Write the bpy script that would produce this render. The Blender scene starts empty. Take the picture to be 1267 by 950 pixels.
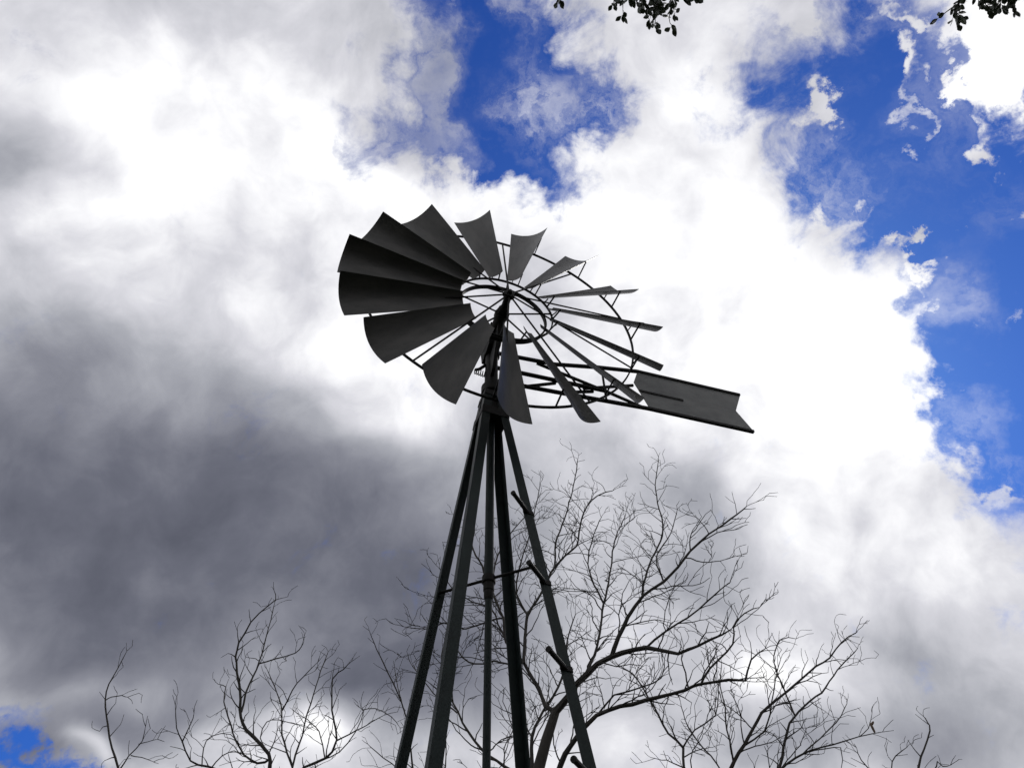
import bpy, math, random
from mathutils import Vector, Matrix, noise

R = math.radians
S = bpy.context.scene
COL = S.collection

# ------------------------------------------------------------------ camera
F_PX, PITCH, ROLL = 936.3412, 0.8909, -0.0207
CAM = Vector((0, 0, 1.6))
Fv = Vector((0, math.cos(PITCH), math.sin(PITCH)))
U0 = Vector((0, -math.sin(PITCH), math.cos(PITCH)))
R0 = Vector((1, 0, 0))
Rv = math.cos(ROLL) * R0 + math.sin(ROLL) * U0
Uv = -math.sin(ROLL) * R0 + math.cos(ROLL) * U0
cd = bpy.data.cameras.new('camera')
cam = bpy.data.objects.new('camera', cd)
COL.objects.link(cam)
cd.sensor_fit = 'HORIZONTAL'
cd.sensor_width = 36
cd.lens = F_PX * 36 / 1267
cd.clip_start = 0.05
cd.clip_end = 5000
M3 = Matrix((Rv, Uv, -Fv)).transposed()
cam.matrix_world = Matrix.Translation(CAM) @ M3.to_4x4()
S.camera = cam


def ray(u, v):
    return (Fv + Rv * (u - 633.5) / F_PX + Uv * (475 - v) / F_PX).normalized()


def at(u, v, Y):
    r = ray(u, v)
    return CAM + r * (Y / r.y)


# ------------------------------------------------------------------ render settings
S.view_settings.view_transform = 'Standard'
S.view_settings.look = 'None'
S.view_settings.exposure = 0.0
S.view_settings.gamma = 1
S.render.engine = 'CYCLES'
S.cycles.use_adaptive_sampling = True
S.cycles.adaptive_threshold = .02
S.cycles.adaptive_min_samples = 12
S.cycles.max_bounces = 6

# ------------------------------------------------------------------ sky with broken cloud
SUN_EL, SUN_AZ = R(46), R(26)            # in front of the camera, veiled by the cloud
W = bpy.data.worlds.new('World')
S.world = W
W.use_nodes = True
W.cycles.sampling_method = 'MANUAL'
W.cycles.sample_map_resolution = 256
nt = W.node_tree
nt.nodes.clear()
N, L = nt.nodes.new, nt.links.new


def setin(node, i, val):
    if isinstance(val, (int, float)):
        node.inputs[i].default_value = val
    elif isinstance(val, (tuple, list, Vector)):
        node.inputs[i].default_value = val
    else:
        L(val, node.inputs[i])


def math_(op, a, b=0.0, clamp=False):
    n = N('ShaderNodeMath')
    n.operation = op
    n.use_clamp = clamp
    setin(n, 0, a)
    setin(n, 1, b)
    return n.outputs[0]


def vmath(op, a, b=None, scale=None):
    n = N('ShaderNodeVectorMath')
    n.operation = op
    setin(n, 0, a)
    if b is not None:
        setin(n, 1, b)
    if scale is not None:
        n.inputs['Scale'].default_value = scale
    return n


def noise_(vec, scale, detail=6, rough=.55, dist=0.0):
    n = N('ShaderNodeTexNoise')
    n.inputs['Scale'].default_value = scale
    n.inputs['Detail'].default_value = detail
    n.inputs['Roughness'].default_value = rough
    n.inputs['Distortion'].default_value = dist
    L(vec, n.inputs['Vector'])
    return n


def sstep(x, a, b, lo=0.0, hi=1.0):
    n = N('ShaderNodeMapRange')
    n.interpolation_type = 'SMOOTHSTEP'
    setin(n, 0, x)
    for i, v in enumerate((a, b, lo, hi)):
        n.inputs[i + 1].default_value = v
    return n.outputs[0]


tc = N('ShaderNodeTexCoord')
D0 = tc.outputs['Generated']


def warp(v, layers):
    for sc, amp, det in layers:
        n = noise_(v, sc, det, .6)
        o = vmath('SUBTRACT', n.outputs['Color'], (.5, .5, .5)).outputs[0]
        o = vmath('SCALE', o, scale=amp).outputs[0]
        v = vmath('ADD', v, o).outputs[0]
    return v


Dsoft = warp(D0, [(3.5, .14, 3)])
Dfine = warp(D0, [(5.0, .04, 3), (20, .15, 6)])


def blobs(vec, lst, base):
    """soft elliptical patches placed by compass direction and height on the sky"""
    acc = base
    for (x, y, sx, sy, ang, w) in lst:
        c = ray(x, y)
        ca, sa = math.cos(R(ang)), math.sin(R(ang))
        pv = (ray(x + ca, y + sa) - c)
        pv = (pv - c * pv.dot(c)).normalized()
        qv = c.cross(pv)
        k = F_PX / c.dot(Fv)
        t_ = []
        for (ax_, s_) in ((pv, sx / k), (qv, sy / k)):
            dn = vmath('DOT_PRODUCT', vec, tuple(ax_ / s_)).outputs['Value']
            t_.append(math_('SUBTRACT', dn, c.dot(ax_) / s_))
        q = math_('MULTIPLY', t_[0], t_[0])
        n = N('ShaderNodeMath')
        n.operation = 'MULTIPLY_ADD'
        L(t_[1], n.inputs[0])
        L(t_[1], n.inputs[1])
        L(q, n.inputs[2])
        g = math_('POWER', .3679, n.outputs[0])
        n = N('ShaderNodeMath')
        n.operation = 'MULTIPLY_ADD'
        L(g, n.inputs[0])
        n.inputs[1].default_value = w
        setin(n, 2, acc)
        acc = n.outputs[0]
    return acc


# where the cloud breaks open (negative) or fills in (positive)
COVER = [
    # centre column of blue
    (582, 10, 66, 100, 0, -1.7), (612, 120, 74, 92, 0, -1.7), (600, 188, 72, 30, 10, -1.2),
    (738, 128, 56, 48, -25, -1.3), (680, 60, 46, 80, 0, -.85), (490, 165, 80, 50, -35, -.85),
    (695, 240, 26, 30, 0, -.85), (425, 205, 30, 26, 0, -.55), (670, 170, 67, 45, 0, -.7),
    (510, 60, 56, 65, 0, -.45), (738, 238, 20, 12, 0, -.5),
    # right hand blue
    (1060, 60, 101, 103, 0, -1.56), (1085, 180, 95, 86, 0, -1.44), (1150, 240, 101, 86, 0, -1.44),
    (1020, 262, 44, 46, 35, -.6), (945, 130, 34, 54, 0, -.6), (905, 90, 18, 28, 0, -.4),
    (1225, 330, 66, 119, 0, -1.7), (1235, 480, 64, 96, 0, -1.7), (1200, 130, 101, 65, 0, -1.08),
    (1262, 585, 50, 38, 0, -1.1), (1330, 420, 101, 281, 0, -1.44), (1172, 490, 25, 59, 0, -.54), (1162, 90, 16, 60, 0, -.5),
    (1110, 290, 61, 28, 25, -.6), (1138, 360, 27, 17, 0, -.6), (1200, 580, 34, 32, 30, -.42), (985, 215, 34, 32, 0, -.42),
    # lower left blue
    (5, 945, 60, 28, 12, -1.4), (75, 955, 50, 18, 10, -.9), (25, 885, 45, 15, 15, -.48),
    # small clouds in the blue
    (1103, 62, 16, 15, 20, 1.5), (1126, 128, 18, 46, -12, 2.0), (1134, 165, 14, 20, 0, 1.2), (1002, 124, 15, 28, 22, 2.3),
    (1185, 90, 26, 28, 10, 1.9), (1208, 130, 16, 28, -15, 1.5), (1218, 182, 20, 20, 0, 1.9),
    (1243, 110, 15, 30, -15, 1.3), (1262, 50, 38, 50, 0, 2.4), (1225, 10, 30, 26, 0, 1.0), (1290, 10, 60, 70, 0, 1.2), (1257, 260, 22, 11, -25, 1.8), (1131, 300, 18, 11, -20, 1.8),
    (1145, 328, 20, 13, 20, 1.5), (1236, 392, 12, 14, 0, 1.6), (1208, 333, 24, 6, -20, .8), (1160, 372, 15, 20, 0, .6),
    (1060, 262, 34, 12, -38, 1.0), (1010, 262, 22, 9, -50, .8), (1245, 608, 36, 12, 10, .9), (1112, 16, 34, 9, 10, 1.1), (985, 15, 15, 20, 0, .7),
    (655, 130, 20, 26, 20, .45), (665, 108, 22, 18, 0, .4), (635, 15, 22, 18, 0, .6), (545, 105, 10, 50, -15, .4),
    (565, 175, 12, 24, 20, .5), (775, 200, 24, 30, 0, .4),
]
# thin see-through veils
VEIL = [
    (660, 130, 40, 50, 0, .55), (540, 110, 26, 100, -15, .5), (470, 170, 60, 50, 0, .7), (640, 15, 30, 30, 0, .6), (735, 130, 50, 40, 0, .55), (960, 150, 60, 90, 0, .5),
    (1020, 250, 70, 50, -20, .5), (1180, 110, 60, 80, 0, .3), (1240, 605, 50, 30, 0, .6), (1195, 540, 40, 60, 0, .35), (1210, 260, 60, 50, 0, .2), (50, 915, 120, 50, 0, 1.0), (1100, 10, 90, 30, 0, .5),
    (1140, 380, 60, 40, 0, .4), (500, 60, 60, 60, 0, .4),
]
# brightness of the cloud
LIGHT = [
    # grey underside, left and lower left
    (60, 570, 220, 90, 5, -.50), (260, 570, 160, 90, 5, -.34), (100, 690, 260, 80, 0, -.42), (340, 680, 240, 90, 0, -.44), (530, 740, 150, 140, 0, -.40),
    (10, 185, 75, 60, 0, -.32), (120, 205, 80, 46, 0, -.22), (20, 420, 90, 90, 0, -.26), (160, 430, 110, 50, -10, -.20),
    (330, 480, 90, 40, -10, -.12), (450, 585, 110, 45, 5, -.22), (270, 790, 260, 70, 0, -.40), (230, 870, 260, 50, 0, -.26), (60, 900, 160, 60, 0, -.25), (520, 820, 120, 90, 0, -.42),
    (600, 560, 90, 40, 0, -.10), (710, 535, 90, 36, 8, -.16), (720, 720, 130, 130, 0, .20), (720, 640, 130, 70, 0, -.16), (860, 600, 70, 45, 0, -.22), (830, 720, 120, 80, 0, -.26), (780, 860, 180, 70, 0, -.22),
    (1140, 805, 90, 40, 10, -.26), (1060, 720, 60, 30, 10, -.12), (1150, 900, 150, 50, 0, -.30), (960, 900, 90, 40, 0, -.14),
    (690, 400, 44, 60, 0, -.14), (640, 450, 80, 50, 0, -.10), (940, 520, 60, 30, 10, -.08), (1080, 395, 40, 20, 0, -.08), (860, 240, 26, 34, 20, -.16),
    (790, 165, 40, 20, 0, -.06), (470, 60, 60, 70, 0, -.10), (700, 30, 60, 40, 0, -.16), (800, 60, 90, 60, 0, -.12), (560, 100, 90, 90, 0, -.12), (380, 40, 90, 50, 0, -.08), (480, 150, 70, 40, 0, -.16), (590, 130, 60, 60, 0, -.06),
    # lighter places
    (430, 270, 90, 70, 0, .14), (280, 150, 120, 130, 0, .22), (370, 330, 80, 70, 0, .06), (1090, 610, 60, 50, 0, .22), (70, 770, 120, 60, 0, -.16), (330, 860, 140, 40, 0, -.14), (260, 240, 120, 120, -20, .20), (330, 330, 90, 70, 20, .20), (560, 265, 120, 40, 0, .26), (890, 330, 150, 100, 0, .34), (830, 120, 60, 80, 0, .06),
    (1060, 590, 120, 110, 15, .40), (1100, 450, 90, 90, 0, .22), (385, 895, 60, 36, 0, .42), (395, 915, 34, 18, 0, .22), (560, 440, 170, 60, 5, .24), (860, 660, 100, 60, 0, .08), (330, 830, 60, 40, 10, .16), (80, 850, 150, 24, 0, .26), (90, 790, 60, 16, 0, .06),
    (20, 300, 90, 40, 0, -.12), (960, 840, 60, 50, 0, .22), (1200, 700, 70, 40, 0, .24), (1240, 50, 50, 70, 0, .4),
    (110, 905, 50, 16, 25, .40), (500, 525, 50, 22, 0, .16), (930, 590, 30, 20, 0, .14), (560, 930, 60, 20, 0, .2), (250, 900, 50, 24, 0, .14), (1240, 640, 40, 30, 0, .2),
]
cov = math_('MULTIPLY', blobs(Dfine, COVER, 1.36), 2.3)
nfb = noise_(D0, 11, 8, .66, .5)
t = math_('MULTIPLY', math_('SUBTRACT', nfb.outputs[0], .5), 6.5)
cov = math_('ADD', cov, t)
cover = sstep(cov, -.55, 2.5)
veil = blobs(Dfine, VEIL, -.05)
vn = noise_(Dfine, 9, 6, .65, .3)
veil = math_('MULTIPLY', veil, sstep(vn.outputs[0], .36, .66), True)
cover = math_('MAXIMUM', cover, veil, True)
lit = blobs(Dsoft, LIGHT, .84)


def smooth(op, a, b, k):
    n = N('ShaderNodeMath')
    n.operation = op
    setin(n, 0, a)
    n.inputs[1].default_value = b
    n.inputs[2].default_value = k
    return n.outputs[0]


lit = smooth('SMOOTH_MAX', lit, .20, .34)
lit = smooth('SMOOTH_MIN', lit, .955, .15)
n1 = noise_(Dsoft, 4.5, 7, .55, .3)
n2 = noise_(Dsoft, 10, 8, .57)
lit = math_('ADD', lit, math_('MULTIPLY', math_('SUBTRACT', n1.outputs[0], .5), .75))
lit = math_('ADD', lit, math_('MULTIPLY', math_('SUBTRACT', n2.outputs[0], .5), .42))
cr = N('ShaderNodeValToRGB')
el = cr.color_ramp.elements
stops = [(0, (.088, .094, .124)), (.2, (.145, .152, .192)), (.4, (.25, .257, .303)), (.6, (.42, .43, .475)), (.8, (.70, .70, .75)), (.92, (.95, .95, .98)),
         (1, (1.12, 1.12, 1.12))]
el[0].position, el[0].color = stops[0][0], (*stops[0][1], 1)
el[1].position, el[1].color = stops[-1][0], (*stops[-1][1], 1)
for p, c in stops[1:-1]:
    e = el.new(p)
    e.color = (*c, 1)
L(lit, cr.inputs[0])
skyt = N('ShaderNodeTexSky')
skyt.sky_type = 'NISHITA'
skyt.sun_disc = False
skyt.sun_elevation = SUN_EL
skyt.sun_rotation = SUN_AZ
skyt.air_density = 1.0
skyt.dust_density = .3
skyt.ozone_density = 3.0
hs = N('ShaderNodeHueSaturation')
hs.inputs['Hue'].default_value = .512
hs.inputs['Saturation'].default_value = 1.18
hs.inputs['Value'].default_value = 1.0
L(skyt.outputs[0], hs.inputs['Color'])
bg1 = N('ShaderNodeBackground')
bg1.inputs['Strength'].default_value = .06
deep = N('ShaderNodeMix')
deep.data_type = 'RGBA'
deep.blend_type = 'MULTIPLY'
deep.inputs['Factor'].default_value = 1
L(hs.outputs[0], deep.inputs['A'])
deep.inputs['B'].default_value = (.50, 1.0, 1.80, 1)
L(deep.outputs['Result'], bg1.inputs['Color'])
bg2 = N('ShaderNodeBackground')
bg2.inputs['Strength'].default_value = 1
L(cr.outputs[0], bg2.inputs['Color'])
mx = N('ShaderNodeMixShader')
L(cover, mx.inputs[0])
L(bg1.outputs[0], mx.inputs[1])
L(bg2.outputs[0], mx.inputs[2])
out = N('ShaderNodeOutputWorld')
L(mx.outputs[0], out.inputs['Surface'])

# ------------------------------------------------------------------ sun behind cloud
sl = bpy.data.lights.new('sun', 'SUN')
sl.energy = 1.2
sl.angle = R(12)
sl.color = (1, .97, .92)
so = bpy.data.objects.new('sun', sl)
COL.objects.link(so)
sd = Vector((math.sin(SUN_AZ) * math.cos(SUN_EL), math.cos(SUN_AZ) * math.cos(SUN_EL), math.sin(SUN_EL)))
so.rotation_euler = sd.to_track_quat('Z', 'Y').to_euler()
so.location = (0, 0, 30)


# ------------------------------------------------------------------ materials
def mat(name, c1, c2, scale=8, rough=.6, metal=0.0, bump=0.0, detail=6, spec=.5, stretch=None):
    m = bpy.data.materials.new(name)
    m.use_nodes = True
    t = m.node_tree
    b = t.nodes['Principled BSDF']
    tcn = t.nodes.new('ShaderNodeTexCoord')
    src = tcn.outputs['Object']
    if stretch:
        mp = t.nodes.new('ShaderNodeMapping')
        mp.inputs['Scale'].default_value = stretch
        t.links.new(src, mp.inputs['Vector'])
        src = mp.outputs[0]
    n = t.nodes.new('ShaderNodeTexNoise')
    n.inputs['Scale'].default_value = scale
    n.inputs['Detail'].default_value = detail
    n.inputs['Roughness'].default_value = .65
    t.links.new(src, n.inputs['Vector'])
    r = t.nodes.new('ShaderNodeValToRGB')
    r.color_ramp.elements[0].position = .3
    r.color_ramp.elements[1].position = .7
    r.color_ramp.elements[0].color = (*c1, 1)
    r.color_ramp.elements[1].color = (*c2, 1)
    t.links.new(n.outputs[0], r.inputs[0])
    t.links.new(r.outputs[0], b.inputs['Base Color'])
    b.inputs['Roughness'].default_value = rough
    b.inputs['Metallic'].default_value = metal
    b.inputs['Specular IOR Level'].default_value = spec
    if bump:
        bp = t.nodes.new('ShaderNodeBump')
        bp.inputs['Strength'].default_value = bump
        bp.inputs['Distance'].default_value = .01
        t.links.new(n.outputs[0], bp.inputs['Height'])
        t.links.new(bp.outputs[0], b.inputs['Normal'])
    return m


M_BLADE = mat('weathered_blade_steel', (.018, .019, .018), (.046, .044, .041), 9, .45, .6, .3, stretch=(1, 1, .35))
M_VANE = mat('weathered_vane_steel', (.046, .048, .048), (.092, .093, .090), 6, .48, .65, .2, stretch=(.5, 1, 1))
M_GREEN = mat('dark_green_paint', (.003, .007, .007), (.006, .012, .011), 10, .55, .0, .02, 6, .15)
M_IRON = mat('black_iron', (.006, .006, .006), (.014, .013, .012), 20, .65, .1, .3, 6, .12)
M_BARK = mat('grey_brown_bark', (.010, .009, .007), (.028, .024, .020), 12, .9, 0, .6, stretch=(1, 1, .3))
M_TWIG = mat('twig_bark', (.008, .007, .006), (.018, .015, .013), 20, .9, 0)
M_POD = mat('dry_pod', (.05, .03, .015), (.09, .055, .03), 20, .8, 0)
M_LEAF = mat('evergreen_leaf', (.014, .026, .010), (.032, .050, .018), 3, .45, 0)
M_GRASS = mat('dry_grass', (.010, .016, .006), (.028, .028, .014), .8, .95, 0, .5)


# ------------------------------------------------------------------ mesh helpers
class MB:
    def __init__(s):
        s.v, s.f = [], []

    def tube(s, pts, rad, sides=8, cap=True, up=None):
        pts = [Vector(p) for p in pts]
        n = len(pts)
        if isinstance(rad, (int, float)):
            rad = [rad] * n
        prev = None
        base = len(s.v)
        for i, p in enumerate(pts):
            d = (pts[min(i + 1, n - 1)] - pts[max(i - 1, 0)])
            if d.length < 1e-9:
                d = Vector((0, 0, 1))
            d.normalize()
            if prev is None:
                a = Vector((0, 0, 1)) if abs(d.z) < .9 else Vector((1, 0, 0))
                if up is not None:
                    a = Vector(up)
                x = (a - d * a.dot(d)).normalized()
            else:
                x = (prev - d * prev.dot(d))
                x = x.normalized() if x.length > 1e-6 else d.orthogonal().normalized()
            prev = x
            y = d.cross(x)
            for k in range(sides):
                t = 2 * math.pi * (k + .5) / sides
                s.v.append(p + (x * math.cos(t) + y * math.sin(t)) * rad[i])
        for i in range(n - 1):
            for k in range(sides):
                a = base + i * sides + k
                b = base + i * sides + (k + 1) % sides
                s.f.append((a, b, b + sides, a + sides))
        if cap:
            s.f.append(tuple(base + k for k in range(sides))[::-1])
            s.f.append(tuple(base + (n - 1) * sides + k for k in range(sides)))

    def bar(s, a, b, w, h, side):
        """flat bar from a to b, width w along side, height h across"""
        a, b = Vector(a), Vector(b)
        d = (b - a).normalized()
        x = Vector(side)
        x = (x - d * x.dot(d)).normalized()
        y = d.cross(x)
        o = len(s.v)
        for p in (a, b):
            for i, j in ((-1, -1), (1, -1), (1, 1), (-1, 1)):
                s.v.append(p + x * w / 2 * i + y * h / 2 * j)
        s.f += [(o, o + 3, o + 2, o + 1), (o + 4, o + 5, o + 6, o + 7)]
        for k in range(4):
            s.f.append((o + k, o + (k + 1) % 4, o + 4 + (k + 1) % 4, o + 4 + k))

    def prism(s, loop_a, loop_b):
        o = len(s.v)
        n = len(loop_a)
        s.v += [Vector(p) for p in loop_a] + [Vector(p) for p in loop_b]
        s.f.append(tuple(range(o, o + n))[::-1])
        s.f.append(tuple(range(o + n, o + 2 * n)))
        for k in range(n):
            s.f.append((o + k, o + (k + 1) % n, o + n + (k + 1) % n, o + n + k))

    def build(s, name, m, parent=None, loc=(0, 0, 0), smooth=True, angle=35):
        me = bpy.data.meshes.new(name)
        me.from_pydata([tuple(v) for v in s.v], [], s.f)
        me.materials.append(m)
        if smooth:
            me.shade_smooth()
            try:
                me.set_sharp_from_angle(angle=R(angle))
            except Exception:
                pass
        o = bpy.data.objects.new(name, me)
        COL.objects.link(o)
        o.location = loc
        if parent:
            o.parent = parent
        return o


def empty(name, loc, label, cat, group=None):
    o = bpy.data.objects.new(name, None)
    COL.objects.link(o)
    o.location = loc
    o['label'] = label
    o['category'] = cat
    if group:
        o['group'] = group
    return o


# ------------------------------------------------------------------ ground
g = MB()
n = 60
SZ = 1500


def gz(x, y):
    d = math.hypot(x, y)
    return .12 * noise.noise(Vector((x * .12, y * .12, 0))) * min(1, max(0, (d - 5) / 6)) + (2.0 * noise.noise(Vector((x * .01, y * .01, 3))) * min(1, max(0, (d - 40) / 60)))


cs = [math.copysign(abs(i / n) ** 3 * SZ, i) for i in range(-n, n + 1)]
for y in cs:
    for x in cs:
        g.v.append(Vector((x, y, gz(x, y))))
m_ = 2 * n + 1
for j in range(m_ - 1):
    for i in range(m_ - 1):
        a = j * m_ + i
        g.f.append((a, a + 1, a + m_ + 1, a + m_))
gr = g.build('ground', M_GRASS)
gr['kind'] = 'structure'

# ------------------------------------------------------------------ wind pump
TX, TY = -.1467, 3.3827
HA, SL = 6.061, .1575
root = empty('windmill', (TX, TY, 0), 'dark steel multi-blade windmill on a green four-legged tower', 'windmill')


def legpt(az, z, rr=0):
    q = (HA - z) * SL + rr
    return Vector((q * math.cos(az), q * math.sin(az), z))


LEGS = [R(157.33), R(247.33), R(67.33), R(337.33)]
TOPZ = 5.58
for az in LEGS:
    b = MB()
    FL, TH = .057, .007
    rad = Vector((math.cos(az), math.sin(az), 0))
    d1 = Vector((math.cos(az + math.pi * .75), math.sin(az + math.pi * .75), 0))
    d2 = Vector((math.cos(az - math.pi * .75), math.sin(az - math.pi * .75), 0))

    def loop(p):
        return [p, p + d1 * FL, p + d1 * FL + d2 * TH, p + (d1 + d2) * TH, p + d2 * FL + d1 * TH, p + d2 * FL]
    b.prism(loop(legpt(az, 0, .022)), loop(legpt(az, TOPZ, .022)))
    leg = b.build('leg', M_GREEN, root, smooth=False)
    # bolted splice plate and foot plate
    p = MB()
    for k in (0, 1):
        dd = (d1, d2)[k]
        nn = -(d2, d1)[k]
        for zz in (2.35,):
            c = legpt(az, zz, .022) + dd * FL * .5 + nn * .005
            ax_ = (legpt(az, zz + .12) - legpt(az, zz - .12)).normalized()
            p.bar(c - ax_ * .12, c + ax_ * .12, .046, .006, dd)
            for q in (-.09, -.03, .03, .09):
                cc = c + ax_ * q
                p.tube([cc, cc + nn * .012], .008, 6)
    p.build('splice_plate', M_GREEN, leg, smooth=False)
    f = MB()
    fp = legpt(az, .0)
    f.prism([fp + Vector((x, y, -.02)) for x, y in ((-.14, -.14), (.14, -.14), (.14, .14), (-.14, .14))],
            [fp + Vector((x, y, .06)) for x, y in ((-.12, -.12), (.12, -.12), (.12, .12), (-.12, .12))])
    f.build('foot_block', M_IRON, leg, smooth=False)

# pump pipe with its coupling, guide rod through it
b = MB()
b.tube([(0, 0, 4.1), (0, 0, 5.5)], .026, 16)
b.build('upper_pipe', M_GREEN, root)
b = MB()
b.tube([(0, 0, 0.0), (0, 0, 4.06)], .019, 16)
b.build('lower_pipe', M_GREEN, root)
b = MB()
b.tube([(0, 0, 3.985), (0, 0, 4.0), (0, 0, 4.035), (0, 0, 4.04), (0, 0, 4.085), (0, 0, 4.09), (0, 0, 4.13), (0, 0, 4.135)], [.022, .026, .026, .030, .030, .037, .037, .03], 16)
b.build('pipe_coupling', M_IRON, root)
b = MB()
ZB = 4.115
b.tube([legpt(LEGS[0], ZB, -.005), (0, 0, ZB), legpt(LEGS[3], ZB, -.005)], .0085, 8)
b.build('guide_rod', M_IRON, root)

# climbing pegs on the right hand leg, each with its clamp
az = LEGS[3]
for z in [5.0 - .5 * i - .02 for i in range(1, 10)]:
    P = legpt(az, z, .0)
    a = R(-116)
    dv = Vector((math.cos(a), math.sin(a), 0))
    b = MB()
    tip = P + dv * .20
    b.tube([P + dv * .01, P + dv * .08, tip - dv * .012, tip], [.0125, .0125, .0125, .009], 10)
    b.tube([tip - dv * .004, tip + dv * .008], .0145, 10)
    rad = Vector((math.cos(az), math.sin(az), 0))
    d1 = Vector((math.cos(az + math.pi * .75), math.sin(az + math.pi * .75), 0))
    d2 = Vector((math.cos(az - math.pi * .75), math.sin(az - math.pi * .75), 0))
    c = legpt(az, z, .022)
    up = (legpt(az, z + .1) - legpt(az, z)).normalized()
    o_ = -(d1 + d2) * .004
    for dd, nn in ((d1, d2), (d2, d1)):
        b.bar(c - nn * .003, c + dd * .062 - nn * .003, .026, .005, up)
    e1, e2 = c + d1 * .058, c + d2 * .058
    b.bar(e1, e2, .024, .005, up)
    b.build('step_peg', M_IRON, root, smooth=False)

# mast head -----------------------------------------------------------
PS = 3.4571
NA = Vector((math.sin(PS), -math.cos(PS), 0))      # away from the camera, along the shaft
SD = Vector((-NA.y * -1, NA.x * -1, 0))            # to the right in the wheel plane
SD = Vector((.9506, .3103, 0))
C3 = Vector((.015, 2.8535, 6.2424))
CL = C3 - Vector((TX, TY, 0))
b = MB()
# tower cap: square casting where the legs meet
for z0, z1, r0, r1 in ((5.36, 5.44, .125, .115), (5.44, 5.58, .085, .075), (5.58, 5.64, .095, .085)):
    b.tube([(0, 0, z0), (0, 0, z1)], [r0 * 1.1, r1 * 1.1], 4, up=(math.cos(LEGS[0] + math.pi / 4), math.sin(LEGS[0] + math.pi / 4), 0))
b.build('tower_cap', M_IRON, root, smooth=False)
b = MB()
b.tube([(0, 0, 5.6), (0, 0, 5.66), (0, 0, 5.67), (0, 0, 5.74), (0, 0, 5.75), (0, 0, 6.10), (0, 0, 6.11), (0, 0, 6.34), (0, 0, 6.38)],
       [.055, .055, .072, .072, .050, .046, .060, .056, .03], 18)
b.build('mast', M_IRON, root)
b = MB()
A0 = CL + NA * .553
# gearbox casting carrying the shaft
b.tube([CL + NA * t_ for t_ in (.66, .62, .44, .42, .30, .28, .245, .24, .20, .185)], [.03, .058, .062, .05, .045, .055, .055, .040, .040, .03], 18)
b.prism([A0 + NA * y + SD * x + Vector((0, 0, -.14)) for x, y in ((-.045, -.12), (.045, -.12), (.045, .08), (-.045, .08))],
        [A0 + NA * y + SD * x + Vector((0, 0, .02)) for x, y in ((-.055, -.2), (.055, -.2), (.055, .09), (-.055, .09))])
b.prism([A0 + NA * y + SD * x + Vector((0, 0, -.02)) for x, y in ((-.075, -.10), (.03, -.10), (.03, .05), (-.075, .05))],
        [A0 + NA * y + SD * x + Vector((0, 0, .12)) for x, y in ((-.06, -.08), (.02, -.08), (.02, .03), (-.06, .03))])
# bracket web from mast to front bearing
b.prism([A0 + SD * s_ + p for s_ in (-.012,) for p in (Vector((0, 0, -.45)), NA * -.10 + Vector((0, 0, -.40)), NA * -.27 + Vector((0, 0, -.03)), Vector((0, 0, -.03)))],
        [A0 + SD * s_ + p for s_ in (.012,) for p in (Vector((0, 0, -.45)), NA * -.10 + Vector((0, 0, -.40)), NA * -.27 + Vector((0, 0, -.03)), Vector((0, 0, -.03)))])
b.build('gearbox', M_IRON, root, angle=30)
# side arms and stays of the furling gear
b = MB()


def tpt(s_, z_, o=0.0):
    dv = Vector((math.cos(R(17.25)), math.sin(R(17.25)), 0))
    return dv * s_ + Vector((-dv.y, dv.x, 0)) * o + Vector((0, 0, z_))


b.bar(tpt(-.06, 5.70), tpt(.07, 5.66), .020, .016, (0, 0, 1))
b.tube([tpt(-.03, 5.66), tpt(.07, 5.78), tpt(.10, 5.92)], .008, 6)
b.tube([tpt(-.04, 6.0), tpt(-.09, 5.93), tpt(-.12, 5.91)], .012, 6)
b.build('furl_lever', M_IRON, root)
b = MB()
p0, p1 = tpt(-.125, 5.895), tpt(-.005, 5.87)
hp = []
for i in range(121):
    t_ = i / 120
    a = t_ * 2 * math.pi * 8
    hp.append(p0.lerp(p1, t_) + Vector((0, 0, 1)) * .020 * math.cos(a) + NA * .020 * math.sin(a))
b.tube(hp, .0035, 5)
b.build('furl_spring', M_IRON, root)

# rotor -----------------------------------------------------------------
b = MB()
b.tube([(0, y, 0) for y in (.035, .04, .060, .061, .10, .101, .22, .221, .265, .266, .30)],
       [.012, .018, .018, .036, .036, .027, .027, .046, .046, .03, .03], 18)
for k in range(10):
    a = R(36 * k)
    v = Vector((math.sin(a), 0, math.cos(a)))
    b.tube([v * .02 + Vector((0, .078, 0)), v * .046 + Vector((0, .085, 0))], .009, 6)
rot = b.build('rotor_hub', M_IRON, root, loc=CL)
rot.rotation_euler = Matrix((SD, NA, Vector((0, 0, 1)))).transposed().to_euler()
RY = .205
ringsp = [(.372, .195, .0045, .016, 'inner_rim'), (.335, .245, .006, .030, 'rear_rim'), (1.02, .228, .0055, .016, 'outer_rim')]
for (r_, y_, th, wd, nm) in ringsp:
    b = MB()
    segs = 90 if nm != 'outer_rim' else 120
    loopv = []
    for i in range(segs):
        a = 2 * math.pi * i / segs
        e = Vector((math.sin(a), 0, math.cos(a)))
        for dr, dy in ((-th, -wd / 2), (th, -wd / 2), (th, wd / 2), (-th, wd / 2)):
            b.v.append(e * (r_ + dr) + Vector((0, y_ + dy, 0)))
    for i in range(segs):
        for k in range(4):
            a0 = i * 4 + k
            a1 = i * 4 + (k + 1) % 4
            b0 = ((i + 1) % segs) * 4 + k
            b1 = ((i + 1) % segs) * 4 + (k + 1) % 4
            b.f.append((a0, a1, b1, b0))
    b.build(nm, M_IRON, rot)
sp = MB()
sp.tube([(0, .08, .045), (0, .228, 1.02)], .0068, 6)
sp0 = None
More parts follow.
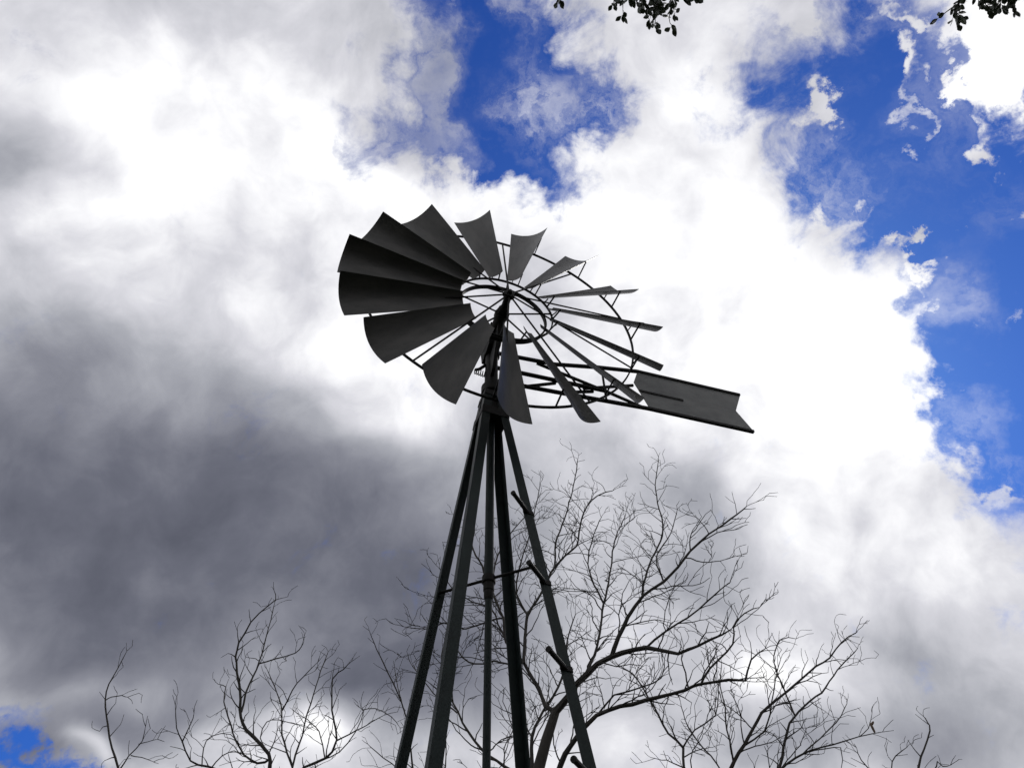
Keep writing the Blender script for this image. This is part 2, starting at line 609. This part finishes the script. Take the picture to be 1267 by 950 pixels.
for k in range(10):
    if sp0 is None:
        o = sp0 = sp.build('spoke', M_IRON, rot)
    else:
        o = sp0.copy()
        COL.objects.link(o)
        o.parent = rot
    o.rotation_euler = (0, R(36 * k), 0)
sp = MB()
sp.tube([(0, .245, .045), (0, .20, .372)], .007, 6)
sp0 = None
for a in (5, 77, 149, 212, 277):
    if sp0 is None:
        o = sp0 = sp.build('rear_spoke', M_IRON, rot)
    else:
        o = sp0.copy()
        COL.objects.link(o)
        o.parent = rot
    o.rotation_euler = (0, R(a), 0)


def blade_pt(q, s_, extra=0.0):
    r_ = .341 + (1.2 - .341) * q
    w_ = .0575 + (.1590 - .0575) * q
    p_ = R(37.3 + (30.88 - 37.3) * q)
    a_ = .130 + (.128 - .130) * q
    c_ = (.014 + .036 * q) * (1 - s_ * s_) + extra
    chord = Vector((math.cos(p_), -math.sin(p_), 0))
    nb = Vector((math.sin(p_), math.cos(p_), 0))
    return Vector((0, a_, r_ + .012 * q * (1 - s_ * s_))) + chord * (w_ * s_) + nb * c_


def blade_mesh():
    b = MB()
    NQ, NS = 10, 14
    for lay in (-.0015, .0015):
        for i in range(NQ + 1):
            for j in range(NS + 1):
                b.v.append(blade_pt(i / NQ, -1 + 2 * j / NS, lay))
    st = (NQ + 1) * (NS + 1)
    ix = lambda l, i, j: l * st + i * (NS + 1) + j
    for i in range(NQ):
        for j in range(NS):
            b.f.append((ix(0, i, j), ix(0, i, j + 1), ix(0, i + 1, j + 1), ix(0, i + 1, j)))
            b.f.append((ix(1, i, j), ix(1, i + 1, j), ix(1, i + 1, j + 1), ix(1, i, j + 1)))
    for i in range(NQ):
        for j in (0, NS):
            q = (ix(0, i, j), ix(0, i + 1, j), ix(1, i + 1, j), ix(1, i, j))
            b.f.append(q if j == 0 else q[::-1])
    for j in range(NS):
        for i in (0, NQ):
            q = (ix(0, i, j), ix(1, i, j), ix(1, i, j + 1), ix(0, i, j + 1))
            b.f.append(q if i == 0 else q[::-1])
    return b


def bracket_mesh(r_, ry, rr_, w):
    """one bent flat strap: from the leading edge back to the rim, round it and up to the trailing half"""
    b = MB()
    q = (r_ - .341) / .859
    top = blade_pt(q, .94, .004)
    mid = blade_pt(q, -.25, .005)
    f1 = Vector((top.x * .93, ry, math.sqrt(rr_ ** 2 - (top.x * .93) ** 2)))
    f2 = Vector((mid.x * .93, ry + .004, math.sqrt(rr_ ** 2 - (mid.x * .93) ** 2)))
    b.tube([top, f1, f2, mid], [w * .55, w * .6, w * .5, w * .45], 4, up=(0, 0, 1))
    return b


bm_ = blade_mesh()
kk = (bracket_mesh(.40, .195, .372, .011), bracket_mesh(1.02, .228, 1.02, .012))
b0 = k0 = None
rnd = random.Random(5)
for k in range(15):
    al = R(273.6 - 24 * k + rnd.uniform(-.5, .5))
    if b0 is None:
        b0 = bm_.build('blade', M_BLADE, rot, angle=50)
        k0 = [m__.build(nm, M_IRON, rot, smooth=False) for m__, nm in zip(kk, ('inner_bracket', 'outer_bracket'))]
        made = [b0] + k0
    else:
        made = []
        for src in [b0] + k0:
            o = src.copy()
            COL.objects.link(o)
            o.parent = rot
            made.append(o)
    for o in made:
        o.rotation_euler = (0, al, 0)
    made[0].rotation_euler = (Matrix.Rotation(al, 3, 'Y') @ Matrix.Rotation(R(rnd.uniform(-.7, .7)), 3, 'Z')).to_euler()

# tail --------------------------------------------------------------------
NT = Vector((-math.sin(R(17.25)), math.cos(R(17.25)), 0))


def flat(pts, th, o=0.0):
    b = MB()
    b.prism([tpt(x, z, o - th / 2) for x, z in pts], [tpt(x, z, o + th / 2) for x, z in pts])
    return b


tail = flat([(1.2, 6.338), (1.149, 6.194), (1.235, 5.914), (2.107, 5.914), (2.012, 6.122), (2.107, 6.338)], .005).build('tail_vane', M_VANE, root, smooth=False)
b = MB()
seg = [((.04, 6.17), (.50, 6.195)), ((.50, 6.195), (.863, 6.285)), ((.863, 6.285), (1.2, 6.350)), ((1.2, 6.350), (2.107, 6.347)),
       ((.04, 5.99), (.90, 6.005)),
       ((.04, 5.835), (.54, 5.862)), ((.54, 5.862), (1.22, 5.905)), ((1.22, 5.905), (2.107, 5.905))]
for a_, c_ in seg:
    b.bar(tpt(*a_), tpt(*c_), .024, .022, NT)
seg = [((.36, 6.185), (.93, 6.02)), ((.93, 6.02), (1.21, 5.925)), ((.24, 5.86), (.50, 5.99)), ((.72, 6.0), (1.15, 6.18)), ((.50, 5.88), (.80, 5.99))]
for a_, c_ in seg:
    b.bar(tpt(*a_, .02), tpt(*c_, .02), .018, .018, NT)
seg = [((.88, 5.88), (.885, 6.28))]
for a_, c_ in seg:
    b.bar(tpt(*a_, -.012), tpt(*c_, -.012), .012, .014, NT)
b.bar(tpt(1.18, 6.10, -.006), tpt(1.55, 6.10, -.006), .004, .02, NT)
b.build('tail_frame', M_IRON, tail, smooth=False)

# ------------------------------------------------------------------ bare trees
PXM = {}


class Tree:
    def __init__(s, seed):
        s.r = random.Random(seed)
        s.wood, s.tw = MB(), MB()
        s.n = 0
        s.d = 1.0
        s.wk = .92

    def limb(s, pts, Y0, Y1, w0, w1, side=True, dens=1.0, slen=1.0, seg_side=7):
        """pts: traced points; Y0..Y1 distance from start to end; w: thickness in px"""
        n = len(pts)
        P = []
        for i, (u, v) in enumerate(pts):
            t = i / (n - 1)
            P.append(at(u, v, Y0 + (Y1 - Y0) * t))
        # refine with natural jitter
        Q, rad = [], []
        for i in range(n - 1):
            m = max(2, int((P[i + 1] - P[i]).length / .11))
            for k in range(m):
                t = k / m
                p0 = P[max(i - 1, 0)]
                p3 = P[min(i + 2, n - 1)]
                p1, p2 = P[i], P[i + 1]
                q = .5 * ((2 * p1) + (p2 - p0) * t + (2 * p0 - 5 * p1 + 4 * p2 - p3) * t * t + (3 * p1 - p0 - 3 * p2 + p3) * t ** 3)
                tt = (i + t) / (n - 1)
                w = (w0 + (w1 - w0) * tt ** .8) * s.wk + .15
                depth = (q - CAM).dot(Fv)
                r_ = w / 2 * depth / F_PX
                j = min(.009, r_ * .6 + .002)
                q = q + Vector((s.r.uniform(-j, j), s.r.uniform(-j, j), s.r.uniform(-j, j)))
                Q.append(q)
                rad.append(r_ * s.r.uniform(.92, 1.1))
        Q.append(P[-1])
        rad.append(max(.002, rad[-1] * .6))
        s.wood.tube(Q, rad, seg_side)
        if side:
            L_ = 0
            nxt = s.r.uniform(.05, .2)
            sgn = 1
            tot = sum((Q[i + 1] - Q[i]).length for i in range(len(Q) - 1))
            for i in range(1, len(Q) - 1):
                L_ += (Q[i] - Q[i - 1]).length
                if L_ > nxt:
                    frac = L_ / tot
                    nxt = L_ + s.r.uniform(.07, .19) / (dens * s.d)
                    d = (Q[i + 1] - Q[i - 1]).normalized()
                    sgn = -sgn
                    ln = s.r.uniform(.25, 1.0) * slen * (1.05 - .55 * frac)
                    s.spawn(Q[i], d, ln, min(rad[i] * .6, .0085), 0, sgn)
            # tip continues as twigs
            d = (Q[-1] - Q[-3]).normalized()
            for k in range(2):
                s.spawn(Q[-1], d, .3 * slen, .004, 1, 1 if k else -1, ang=(10, 30))
        return Q

    def spawn(s, p, d, ln, r0, lev, sgn=1, ang=(32, 62)):
        # sideways direction mostly across the view with some depth
        ax = Vector((s.r.gauss(0, .35), 1, s.r.gauss(0, .35))).normalized() * sgn
        a = R(s.r.uniform(*ang))
        d2 = (Matrix.Rotation(a, 3, ax) @ d)
        d2 = (d2 + Vector((0, 0, .18)) + Vector((0, s.r.uniform(-.5, .35), 0))).normalized()
        s.grow(p, d2, ln, r0, lev)

    def grow(s, p, d, ln, r0, lev):
        s.n += 1
        step = (.075, .06, .045, .04)[min(lev, 3)]
        n = max(2, int(ln / step))
        pts, rad = [p.copy()], [r0]
        q = p.copy()
        zig = 1
        end = max(.0027, r0 * .38)
        bend = Vector((s.r.gauss(0, 1), s.r.gauss(0, 1), s.r.gauss(0, .6) + .3)) * .035
        kids = []
        for i in range(n):
            zig = -zig
            jit = Vector((s.r.gauss(0, 1), s.r.gauss(0, .6), s.r.gauss(0, 1))) * .15 + zig * Vector((.16, 0, -.08))
            d = (d + jit + bend).normalized()
            q = q + d * step * s.r.uniform(.7, 1.3)
            pts.append(q.copy())
            rad.append(r0 + (end - r0) * (i + 1) / n)
            if lev < 3 and i >= 1 and s.r.random() < (.52, .50, .30)[lev]:
                kids.append((q.copy(), d.copy(), rad[-1]))
        s.tw.tube(pts, rad, 5 if r0 > .006 else (4 if r0 > .004 else 3), cap=False)
        for (kp, kd, kr) in kids:
            l2 = (ln * s.r.uniform(.3, .62), ln * s.r.uniform(.3, .6), s.r.uniform(.04, .11))[lev]
            if l2 < .03:
                l2 = .04
            s.spawn(kp, kd, l2, max(.0034, kr * .74), lev + 1, s.r.choice((-1, 1)))

    def finish(s, name, base, label, group=None):
        t = empty(name, base, label, 'tree', group)
        for mb in (s.wood, s.tw):
            mb.v = [v - Vector(base) for v in mb.v]
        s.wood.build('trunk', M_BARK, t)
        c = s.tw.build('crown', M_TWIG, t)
        return t


def trunk_down(tr, pts3, radii):
    tr.wood.tube(pts3, radii, 12)


def ground_pt(x, y):
    return Vector((x, y, gz(x, y)))


GT = 'bare trees behind the windmill'
# --- the large bare tree behind the tower
T1 = Tree(11)
T1.d = 1.75
Y = 8.0
fork = at(687, 881, Y)
tb = ground_pt(at(640, 950, Y).x - .05, Y)
low = at(666, 952, Y)
trunk_down(T1, [tb - Vector((0, 0, .1)), tb + Vector((0, 0, .3)), tb.lerp(low, .4) + Vector((.06, 0, 0)), tb.lerp(low, .75) + Vector((-.03, .03, 0)), low, at(676, 915, Y), fork],
           [.17, .13, .105, .085, .062, .056, .048])
L_ = T1.limb
L_([(687, 881), (704, 859), (726, 833), (756, 812), (799, 801), (827, 807), (849, 805), (880, 792), (905, 778)], Y, Y - 1.0, 11, 2.2)
L_([(756, 812), (765, 787), (778, 764), (795, 738), (821, 719), (855, 682), (877, 661), (912, 637), (924, 626)], Y - .35, Y - .9, 6.5, 1.4)
L_([(795, 738), (798, 715), (807, 690), (821, 656), (814, 622), (811, 600), (815, 566)], Y - .55, Y - .1, 3.4, .9, dens=.9, slen=.6)
L_([(821, 719), (812, 690), (830, 660), (838, 630)], Y - .6, Y - .4, 2.2, .9, slen=.6)
L_([(726, 833), (739, 799), (747, 747), (756, 704), (760, 670), (773, 640)], Y - .2, Y + .3, 4.2, 1.1)
L_([(747, 747), (732, 715), (728, 690), (735, 660), (744, 640)], Y, Y + .4, 2.6, 1.0, slen=.8)
L_([(799, 801), (825, 780), (851, 764), (875, 745), (890, 730), (903, 721)], Y - .5, Y - 1.0, 3.2, 1.2, slen=.8)
L_([(687, 881), (674, 872), (666, 851), (648, 820), (627, 795), (622, 764), (609, 730), (596, 700), (583, 674), (578, 648)], Y, Y + .5, 6.5, 1.5)
L_([(627, 795), (617, 772), (607, 752), (585, 745), (560, 728), (545, 705)], Y + .2, Y + .2, 2.8, 1.0)
L_([(648, 820), (650, 790), (653, 760), (670, 734), (687, 700), (713, 674), (722, 635), (739, 613), (758, 607)], Y, Y + .2, 4.6, 1.2)
L_([(687, 700), (688, 672), (696, 648), (706, 615), (713, 583), (715, 568)], Y + .1, Y + .5, 2.8, .9, slen=.7)
L_([(653, 760), (640, 735), (642, 705), (652, 672), (660, 640), (668, 600)], Y + .1, Y - .3, 2.8, 1.0, slen=.8)
L_([(648, 820), (630, 822), (610, 818), (588, 822), (566, 805), (560, 780), (545, 762)], Y + .1, Y + .6, 3.0, 1.1)
L_([(609, 730), (612, 700), (622, 675), (640, 650), (660, 628)], Y + .3, Y + .1, 2.4, 1.0, slen=.8)
L_([(622, 764), (600, 770), (575, 778), (550, 770), (528, 778), (500, 775)], Y + .2, Y + .4, 2.4, .9, slen=.8)
L_([(660, 958), (658, 925), (661, 900), (672, 880), (690, 850), (700, 820), (702, 790), (712, 760)], Y + .05, Y + .5, 5.5, 1.4, slen=.9)
L_([(690, 955), (700, 932), (713, 911), (739, 885), (782, 870), (813, 863), (847, 853), (867, 847), (900, 840), (923, 842)], Y - .1, Y - .9, 7.5, 3.0)
L_([(923, 842), (929, 816), (947, 802)], Y - .9, Y - 1.1, 3, 1.2, slen=.6)
L_([(867, 847), (878, 827), (907, 796), (907, 776), (921, 758), (940, 751)], Y - .7, Y - 1.0, 3.2, 1.0, slen=.8)
L_([(851, 849), (848, 832), (843, 816), (846, 800)], Y - .6, Y - .5, 2.4, 1.0, slen=.6)
L_([(739, 885), (760, 860), (795, 850), (818, 838), (822, 815)], Y - .3, Y - .7, 2.6, 1.1, slen=.6)
L_([(650, 960), (625, 948), (596, 928), (580, 905), (566, 881), (553, 850), (546, 822), (548, 800)], Y + .1, Y + .7, 4.6, 1.3)
L_([(566, 881), (548, 868), (530, 850), (508, 820)], Y + .3, Y + .8, 2.0, 1.0, slen=.7)
base1 = (tb.x, tb.y, gz(tb.x, tb.y))
T1.finish('bare_tree', base1, 'tallest bare tree, its forked trunk rising just behind the windmill legs', GT)

# --- the bare tree to the right, whose limbs sweep up to the right
T2 = Tree(23)
T2.wk = .85
T2.d = 1.5
Y = 9.2
jo = at(905, 985, Y)
tb = ground_pt(jo.x - .1, Y + .05)
trunk_down(T2, [tb - Vector((0, 0, .1)), tb + Vector((0, 0, .3)), tb.lerp(jo, .5) + Vector((-.05, .02, 0)), jo, at(903, 960, Y)], [.19, .14, .11, .085, .05])
L_ = T2.limb
L_([(880, 985), (847, 950), (845, 925), (827, 907), (809, 874), (795, 850), (780, 831), (765, 822)], Y, Y + .6, 5, 1.2)
L_([(845, 925), (860, 903), (885, 885), (889, 849)], Y, Y - .5, 2.6, 1.1, slen=.7)
L_([(900, 965), (908, 942), (921, 921), (943, 882), (972, 856), (1001, 831), (1027, 813), (1041, 794), (1059, 783)], Y, Y - .6, 6, 1.2, slen=.8)
L_([(907, 940), (900, 903), (896, 867), (891, 849), (893, 820)], Y, Y + .4, 2.8, 1.0, slen=.7)
L_([(940, 985), (965, 947), (972, 914), (983, 885), (1016, 856), (1041, 823), (1061, 802)], Y, Y + .2, 5, 1.2, slen=.8)
L_([(983, 885), (970, 852), (958, 820), (965, 791), (985, 790)], Y, Y + .5, 2.6, 1.0, slen=.6)
L_([(921, 921), (945, 905), (955, 870), (960, 840), (966, 815)], Y, Y - .7, 2.8, 1.0, slen=.6)
L_([(935, 985), (962, 955), (994, 932), (1012, 926), (1030, 921), (1063, 911), (1092, 905)], Y, Y - .5, 4.0, .9, slen=.55)
L_([(994, 932), (1015, 912), (1035, 893), (1048, 870)], Y - .2, Y + .2, 2.2, 1.0, slen=.6)
L_([(1000, 930), (1040, 925), (1040, 955)], Y - .2, Y, 1.6, 1.0, slen=.4)
L_([(900, 965), (880, 935), (862, 915), (848, 890), (842, 868)], Y, Y + .8, 2.4, 1.0, slen=.6)
L_([(1063, 911), (1075, 900), (1079, 882)], Y - .4, Y - .4, 1.3, .7, slen=.2)
base2 = (tb.x, tb.y, gz(tb.x, tb.y))
t2 = T2.finish('bare_tree', base2, 'bare tree right of the windmill with branches sweeping up to the right', GT)
for (u, v, du, dv_) in ((1076, 893, 7, 14), (1081, 892, -4, 6)):
    b = MB()
    a_, c_ = at(u, v, Y - .45), at(u + du, v + dv_, Y - .45)
    b.tube([a_, a_.lerp(c_, .15), a_.lerp(c_, .5), a_.lerp(c_, .85), c_], [.003, .012, .015, .012, .003], 7)
    b.v = [v_ - Vector(base2) for v_ in b.v]
    b.build('seed_pod', M_POD, t2)

# --- far right sprigs of a smaller tree
T3 = Tree(31)
Y = 9.6
jo = at(1128, 1010, Y)
tb = ground_pt(jo.x + .1, Y)
trunk_down(T3, [tb - Vector((0, 0, .1)), tb + Vector((0, 0, .25)), tb.lerp(jo, .5) + Vector((.06, 0, 0)), jo], [.13, .10, .075, .05])
L_ = T3.limb
L_([(1128, 1010), (1134, 975), (1137, 948), (1143, 925), (1150, 903), (1148, 893), (1143, 886)], Y, Y, 4, .9, slen=.4, dens=.7)
L_([(1128, 1010), (1112, 975), (1103, 950), (1108, 935), (1122, 924)], Y, Y + .3, 2.5, .9, slen=.4)
L_([(1134, 975), (1155, 955), (1160, 942), (1166, 948), (1176, 946)], Y, Y - .2, 2.0, .9, slen=.35)
L_([(1112, 975), (1080, 955), (1066, 940), (1060, 925)], Y, Y + .3, 2.0, .9, slen=.4)
T3.finish('bare_sapling', (tb.x, tb.y, gz(tb.x, tb.y)), 'rightmost bare sapling, only thin sprigs showing at the bottom edge', GT)

# --- left tree
T4 = Tree(47)
T4.d = 2.4
T4.wk = .85
Y = 9.0
jo = at(350, 1010, Y)
tb = ground_pt(jo.x + .05, Y)
trunk_down(T4, [tb - Vector((0, 0, .1)), tb + Vector((0, 0, .3)), tb.lerp(jo, .5) + Vector((.07, 0, 0)), jo], [.18, .135, .10, .075])
L_ = T4.limb
K = dict(slen=.5, dens=.85)
L_([(345, 1010), (336, 970), (333, 950), (332, 931), (305, 903), (298, 887), (297, 865), (296, 846), (292, 820), (293, 805), (302, 783), (321, 758), (341, 742), (339, 730)], Y, Y - .5, 7, 1.0, **K)
L_([(299, 880), (308, 846), (321, 818), (332, 777), (340, 745)], Y - .2, Y + .1, 3.2, .9, **K)
L_([(321, 821), (340, 815), (365, 808), (373, 800), (376, 793)], Y - .1, Y - .3, 2.0, .8, **K)
L_([(350, 1000), (362, 947), (371, 919), (384, 871), (397, 830), (406, 806)], Y, Y + .4, 3.6, .9, **K)
L_([(362, 947), (349, 909), (349, 878), (340, 849), (330, 827)], Y + .1, Y + .5, 3.2, .9, **K)
L_([(349, 878), (362, 853), (375, 837), (394, 818)], Y + .2, Y - .2, 2.2, .8, **K)
L_([(335, 937), (318, 944), (296, 925), (286, 897), (277, 868), (279, 850), (270, 846)], Y, Y + .3, 3.6, .9, **K)
L_([(340, 1000), (375, 950), (403, 938), (416, 916), (411, 878), (412, 840), (425, 827), (435, 818)], Y, Y - .3, 4.5, .9, **K)
L_([(416, 916), (432, 908), (447, 900), (460, 893), (476, 884)], Y - .2, Y - .5, 2.2, .8, **K)
L_([(403, 938), (395, 905), (380, 890), (370, 883)], Y - .1, Y + .3, 2.0, .8, **K)
L_([(340, 1000), (290, 962), (258, 949), (236, 941), (226, 916), (218, 900), (217, 872)], Y, Y - .4, 4.0, 1.0, **K)
L_([(226, 918), (236, 895), (240, 882)], Y - .3, Y - .5, 1.8, .8, **K)
L_([(250, 947), (252, 925), (262, 910), (285, 908), (298, 922)], Y - .2, Y, 1.6, .8, **K)
L_([(333, 935), (322, 912), (330, 893), (345, 890), (380, 900)], Y, Y + .4, 1.8, .8, **K)
L_([(262, 950), (275, 935), (290, 928), (300, 935)], Y, Y + .2, 2.0, .9, **K)
L_([(448, 878), (465, 876), (484, 886), (495, 900)], Y - .5, Y - .6, 1.2, .8, **K)
L_([(400, 939), (420, 930), (440, 905), (450, 880), (445, 875)], Y - .1, Y + .1, 1.8, .8, **K)
T4.finish('bare_tree', (tb.x, tb.y, gz(tb.x, tb.y)), 'bare tree left of the windmill with a tall hooked branch', GT)

# --- leftmost sapling
T5 = Tree(53)
T5.wk = .8
T5.d = 1.4
Y = 8.4
jo = at(152, 1010, Y)
tb = ground_pt(jo.x, Y)
trunk_down(T5, [tb - Vector((0, 0, .1)), tb + Vector((0, 0, .25)), tb.lerp(jo, .5) + Vector((.04, 0, 0)), jo], [.10, .08, .055, .035])
L_ = T5.limb
K = dict(slen=.28, dens=.7)
L_([(152, 1010), (147, 950), (138, 925), (133, 897), (131, 865), (135, 846), (146, 827), (157, 805)], Y, Y - .1, 4.2, .9, **K)
L_([(131, 866), (138, 862), (150, 860), (158, 862)], Y, Y + .1, 1.6, .8, **K)
L_([(148, 952), (160, 935), (176, 916), (180, 898)], Y, Y - .2, 2.4, .8, **K)
L_([(162, 934), (175, 937), (190, 942)], Y, Y, 1.4, .7, **K)
L_([(172, 920), (182, 917), (195, 914)], Y, Y, 1.3, .7, **K)
T5.finish('bare_sapling', (tb.x, tb.y, gz(tb.x, tb.y)), 'leftmost bare sapling, a single thin stem against the dark cloud', GT)

# --- slender tree between left tree and tower
T6 = Tree(61)
T6.wk = .8
T6.d = 1.3
Y = 10.5
jo = at(525, 1010, Y)
tb = ground_pt(jo.x, Y)
trunk_down(T6, [tb - Vector((0, 0, .1)), tb + Vector((0, 0, .25)), tb.lerp(jo, .5) + Vector((-.04, 0, 0)), jo], [.12, .09, .07, .045])
L_ = T6.limb
K = dict(slen=.55, dens=.8)
L_([(525, 1010), (511, 950), (507, 917), (500, 878), (479, 830), (463, 796), (457, 780)], Y, Y - .3, 3.6, .9, **K)
L_([(500, 878), (492, 850), (488, 826)], Y, Y + .3, 1.8, .8, **K)
L_([(525, 1010), (548, 960), (552, 915), (549, 880), (556, 850)], Y, Y + .2, 2.6, .9, **K)
L_([(516, 970), (485, 945), (466, 930), (455, 920)], Y, Y, 2.0, .9, **K)
L_([(525, 1010), (590, 970), (622, 945), (636, 915)], Y, Y + .3, 2.4, .9, **K)
T6.finish('bare_sapling', (tb.x, tb.y, gz(tb.x, tb.y)), 'slender bare sapling at the left foot of the windmill tower', GT)


# ------------------------------------------------------------------ evergreens whose boughs hang in at the top
def leaf(b, p, d, up, ln, wd, r):
    d = d.normalized()
    s_ = d.cross(up)
    s_ = s_.normalized() if s_.length > 1e-4 else d.orthogonal().normalized()
    nn = s_.cross(d)
    cur = ln * r.uniform(-.06, .16)
    o = len(b.v)
    prof = ((.0, .06), (.22, .36), (.5, .5), (.78, .32), (1, .0))
    for t_, w_ in prof[:-1]:
        z = nn * (cur * math.sin(t_ * math.pi))
        b.v.append(p + d * ln * t_ + s_ * wd * w_ - nn * -.0 + z)
        b.v.append(p + d * ln * t_ + z - nn * wd * .10 * (w_ > .2))
        b.v.append(p + d * ln * t_ - s_ * wd * w_ + z)
    b.v.append(p + d * ln)
    for i in range(3):
        q = o + i * 3
        b.f += [(q, q + 1, q + 4, q + 3), (q + 1, q + 2, q + 5, q + 4)]
    q = o + 9
    b.f += [(q, q + 1, q + 3), (q + 1, q + 2, q + 3)]


def sprig(wood, lv, p, d, ln, r, leafsz=.038, lev=0):
    n = max(3, int(ln / .022))
    pts = [p.copy()]
    q = p.copy()
    d = d.normalized()
    for i in range(n):
        d = (d + Vector((r.gauss(0, .12), r.gauss(0, .12), r.gauss(0, .12) - .05))).normalized()
        q = q + d * .022
        pts.append(q.copy())
        if i > 0:
            for k in range(r.choice((1, 2, 2))):
                ld = (d * .6 + Vector((r.gauss(0, .7), r.gauss(0, .7), r.gauss(0, .5) - .25))).normalized()
                st = q + ld * .012
                wood.tube([q, st], .0009, 3, cap=False)
                leaf(lv, st, ld, Vector((r.gauss(0, .6), r.gauss(0, .6), 1)).normalized(), leafsz * r.uniform(.65, 1.15), leafsz * r.uniform(.5, .72), r)
        if lev < 1 and i > 1 and r.random() < .3:
            sprig(wood, lv, q, d + Vector((r.gauss(0, .7), r.gauss(0, .7), r.gauss(0, .5))), ln * .5, r, leafsz, 1)
    leaf(lv, q, d, Vector((r.gauss(0, .5), r.gauss(0, .5), 1)), leafsz, leafsz * .6, r)
    wood.tube(pts, [.0035 - .0025 * i / n for i in range(n + 1)], 4, cap=False)


def px3(u, v, dist):
    return CAM + ray(u, v) * dist


def evergreen(seed, base, boughs, label, fill):
    r = random.Random(seed)
    wood, lv = MB(), MB()
    base = Vector(base)
    top = fill[0]
    tr = [base - Vector((0, 0, .1)), base + Vector((0, 0, .4)), base.lerp(top, .4) + Vector((.1, .05, 0)), base.lerp(top, .75) + Vector((-.08, .05, 0)), top]
    wood.tube(tr, [.24, .18, .14, .11, .06], 12)
    for (sprigs, via) in boughs:
        start = base.lerp(top, .72) + Vector((-.05, .05, 0))
        hub = via[-1]
        pts = [start] + list(via)
        Q = []
        for i in range(len(pts) - 1):
            for k in range(6):
                t_ = k / 6
                Q.append(pts[i].lerp(pts[i + 1], t_) + Vector((r.gauss(0, .02), r.gauss(0, .02), r.gauss(0, .02))) * (1 if i + k else 0))
        Q.append(pts[-1])
        wood.tube(Q, [.055 - .042 * i / (len(Q) - 1) for i in range(len(Q))], 8)
        for (p, d, ln) in sprigs:
            # a twig runs from the bough to where the sprig starts
            near = min(Q[len(Q) // 2:], key=lambda q_: (q_ - p).length)
            mid = near.lerp(p, .5) + Vector((0, 0, .04))
            wood.tube([near, mid, p], [.008, .006, .0035], 5, cap=False)
            sprig(wood, lv, p, d, ln, r)
    # crown away from the picture
    for c, ra, cnt in fill[1]:
        wood.tube([top, top.lerp(c, .5) + Vector((0, 0, .1)), c], [.05, .035, .012], 7)
        for i in range(cnt):
            v = Vector((r.gauss(0, 1), r.gauss(0, 1), r.gauss(0, .7)))
            v = v.normalized() * ra * r.uniform(.35, 1) ** .6
            p = c + v
            # keep the crown out of the picture's edge zone
            sprig(wood, lv, p, v.normalized() + Vector((0, 0, -.2)), r.uniform(.12, .26), r, .05, 1)
            if i % 4 == 0:
                wood.tube([c, c + v * .5 + Vector((0, 0, .03)), p], [.012, .007, .003], 4, cap=False)
    t = empty('evergreen_tree', base, label, 'tree', 'evergreens overhanging at the top edge')
    for mb in (wood, lv):
        mb.v = [v - base for v in mb.v]
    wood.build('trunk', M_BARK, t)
    lv.build('crown', M_LEAF, t, smooth=False)
    return t


rr = random.Random(77)
DN = -Uv          # "down" in the picture
DI = 4.4


def fringe(lst, dist, dn=1.0):
    o = []
    for (u, v, dx, ln) in lst:
        p = px3(u, v, dist + rr.uniform(-.25, .25))
        o.append((p, Uv * -dn + Rv * dx + Vector((0, rr.uniform(-.2, .2), -.15)), ln))
    return o


s1 = fringe([(815, -25, 0, .20), (812, -5, .1, .13), (800, -25, -.3, .14), (790, -20, -.5, .12), (828, -25, .2, .13), (836, -28, .3, .13), (841, -27, .2, .10), (780, -18, -.8, .10),
             (770, -22, -.4, .11), (805, -30, .1, .16), (820, -30, 0, .16), (832, -32, .2, .16), (795, -30, -.2, .14), (690, -27, 0, .10),
             (810, -35, -.4, .18), (835, -30, -.3, .18), (785, -34, 0, .16)], DI)
s2 = fringe([(1205, -40, 0, .20), (1200, -30, -.2, .18), (1215, -32, .1, .15), (1232, -34, .2, .20), (1238, -30, 0, .16), (1190, -32, -.3, .13), (1183, -36, -.5, .12), (1222, -38, 0, .17),
             (1150, -34, -.5, .13), (1158, -34, -.1, .10), (1246, -36, .4, .12), (1262, -34, .2, .10), (1210, -42, -.4, .2), (1228, -42, .3, .2), (1200, -44, .3, .2), (1195, -30, .2, .15)], DI + .3)
h1 = px3(812, -75, DI + .05)
h2 = px3(1215, -75, DI + .35)
evergreen(3, ground_pt(.9, -2.3), [(s1, [Vector((1.0, -1.2, 5.4)), Vector((.9, -.2, 5.95)), h1])],
          'leafy evergreen overhead whose dark leaves hang in at the top centre', (Vector((1.0, -2.0, 5.2)), [(Vector((1.0, -1.7, 6.1)), 1.0, 260), (Vector((.0, -2.5, 5.7)), .8, 160), (Vector((1.7, -2.8, 5.6)), .8, 160)]))
evergreen(4, ground_pt(4.6, -1.2), [(s2, [Vector((3.9, -.5, 5.3)), Vector((3.2, .1, 5.8)), h2])],
          'leafy evergreen overhead whose dark leaves hang in at the top right corner', (Vector((4.4, -1.1, 5.2)), [(Vector((4.3, -1.0, 6.2)), 1.0, 260), (Vector((5.2, -1.6, 5.7)), .8, 160), (Vector((4.0, -2.2, 5.6)), .8, 140)]))
print('twigs', T1.n, T2.n, T4.n)
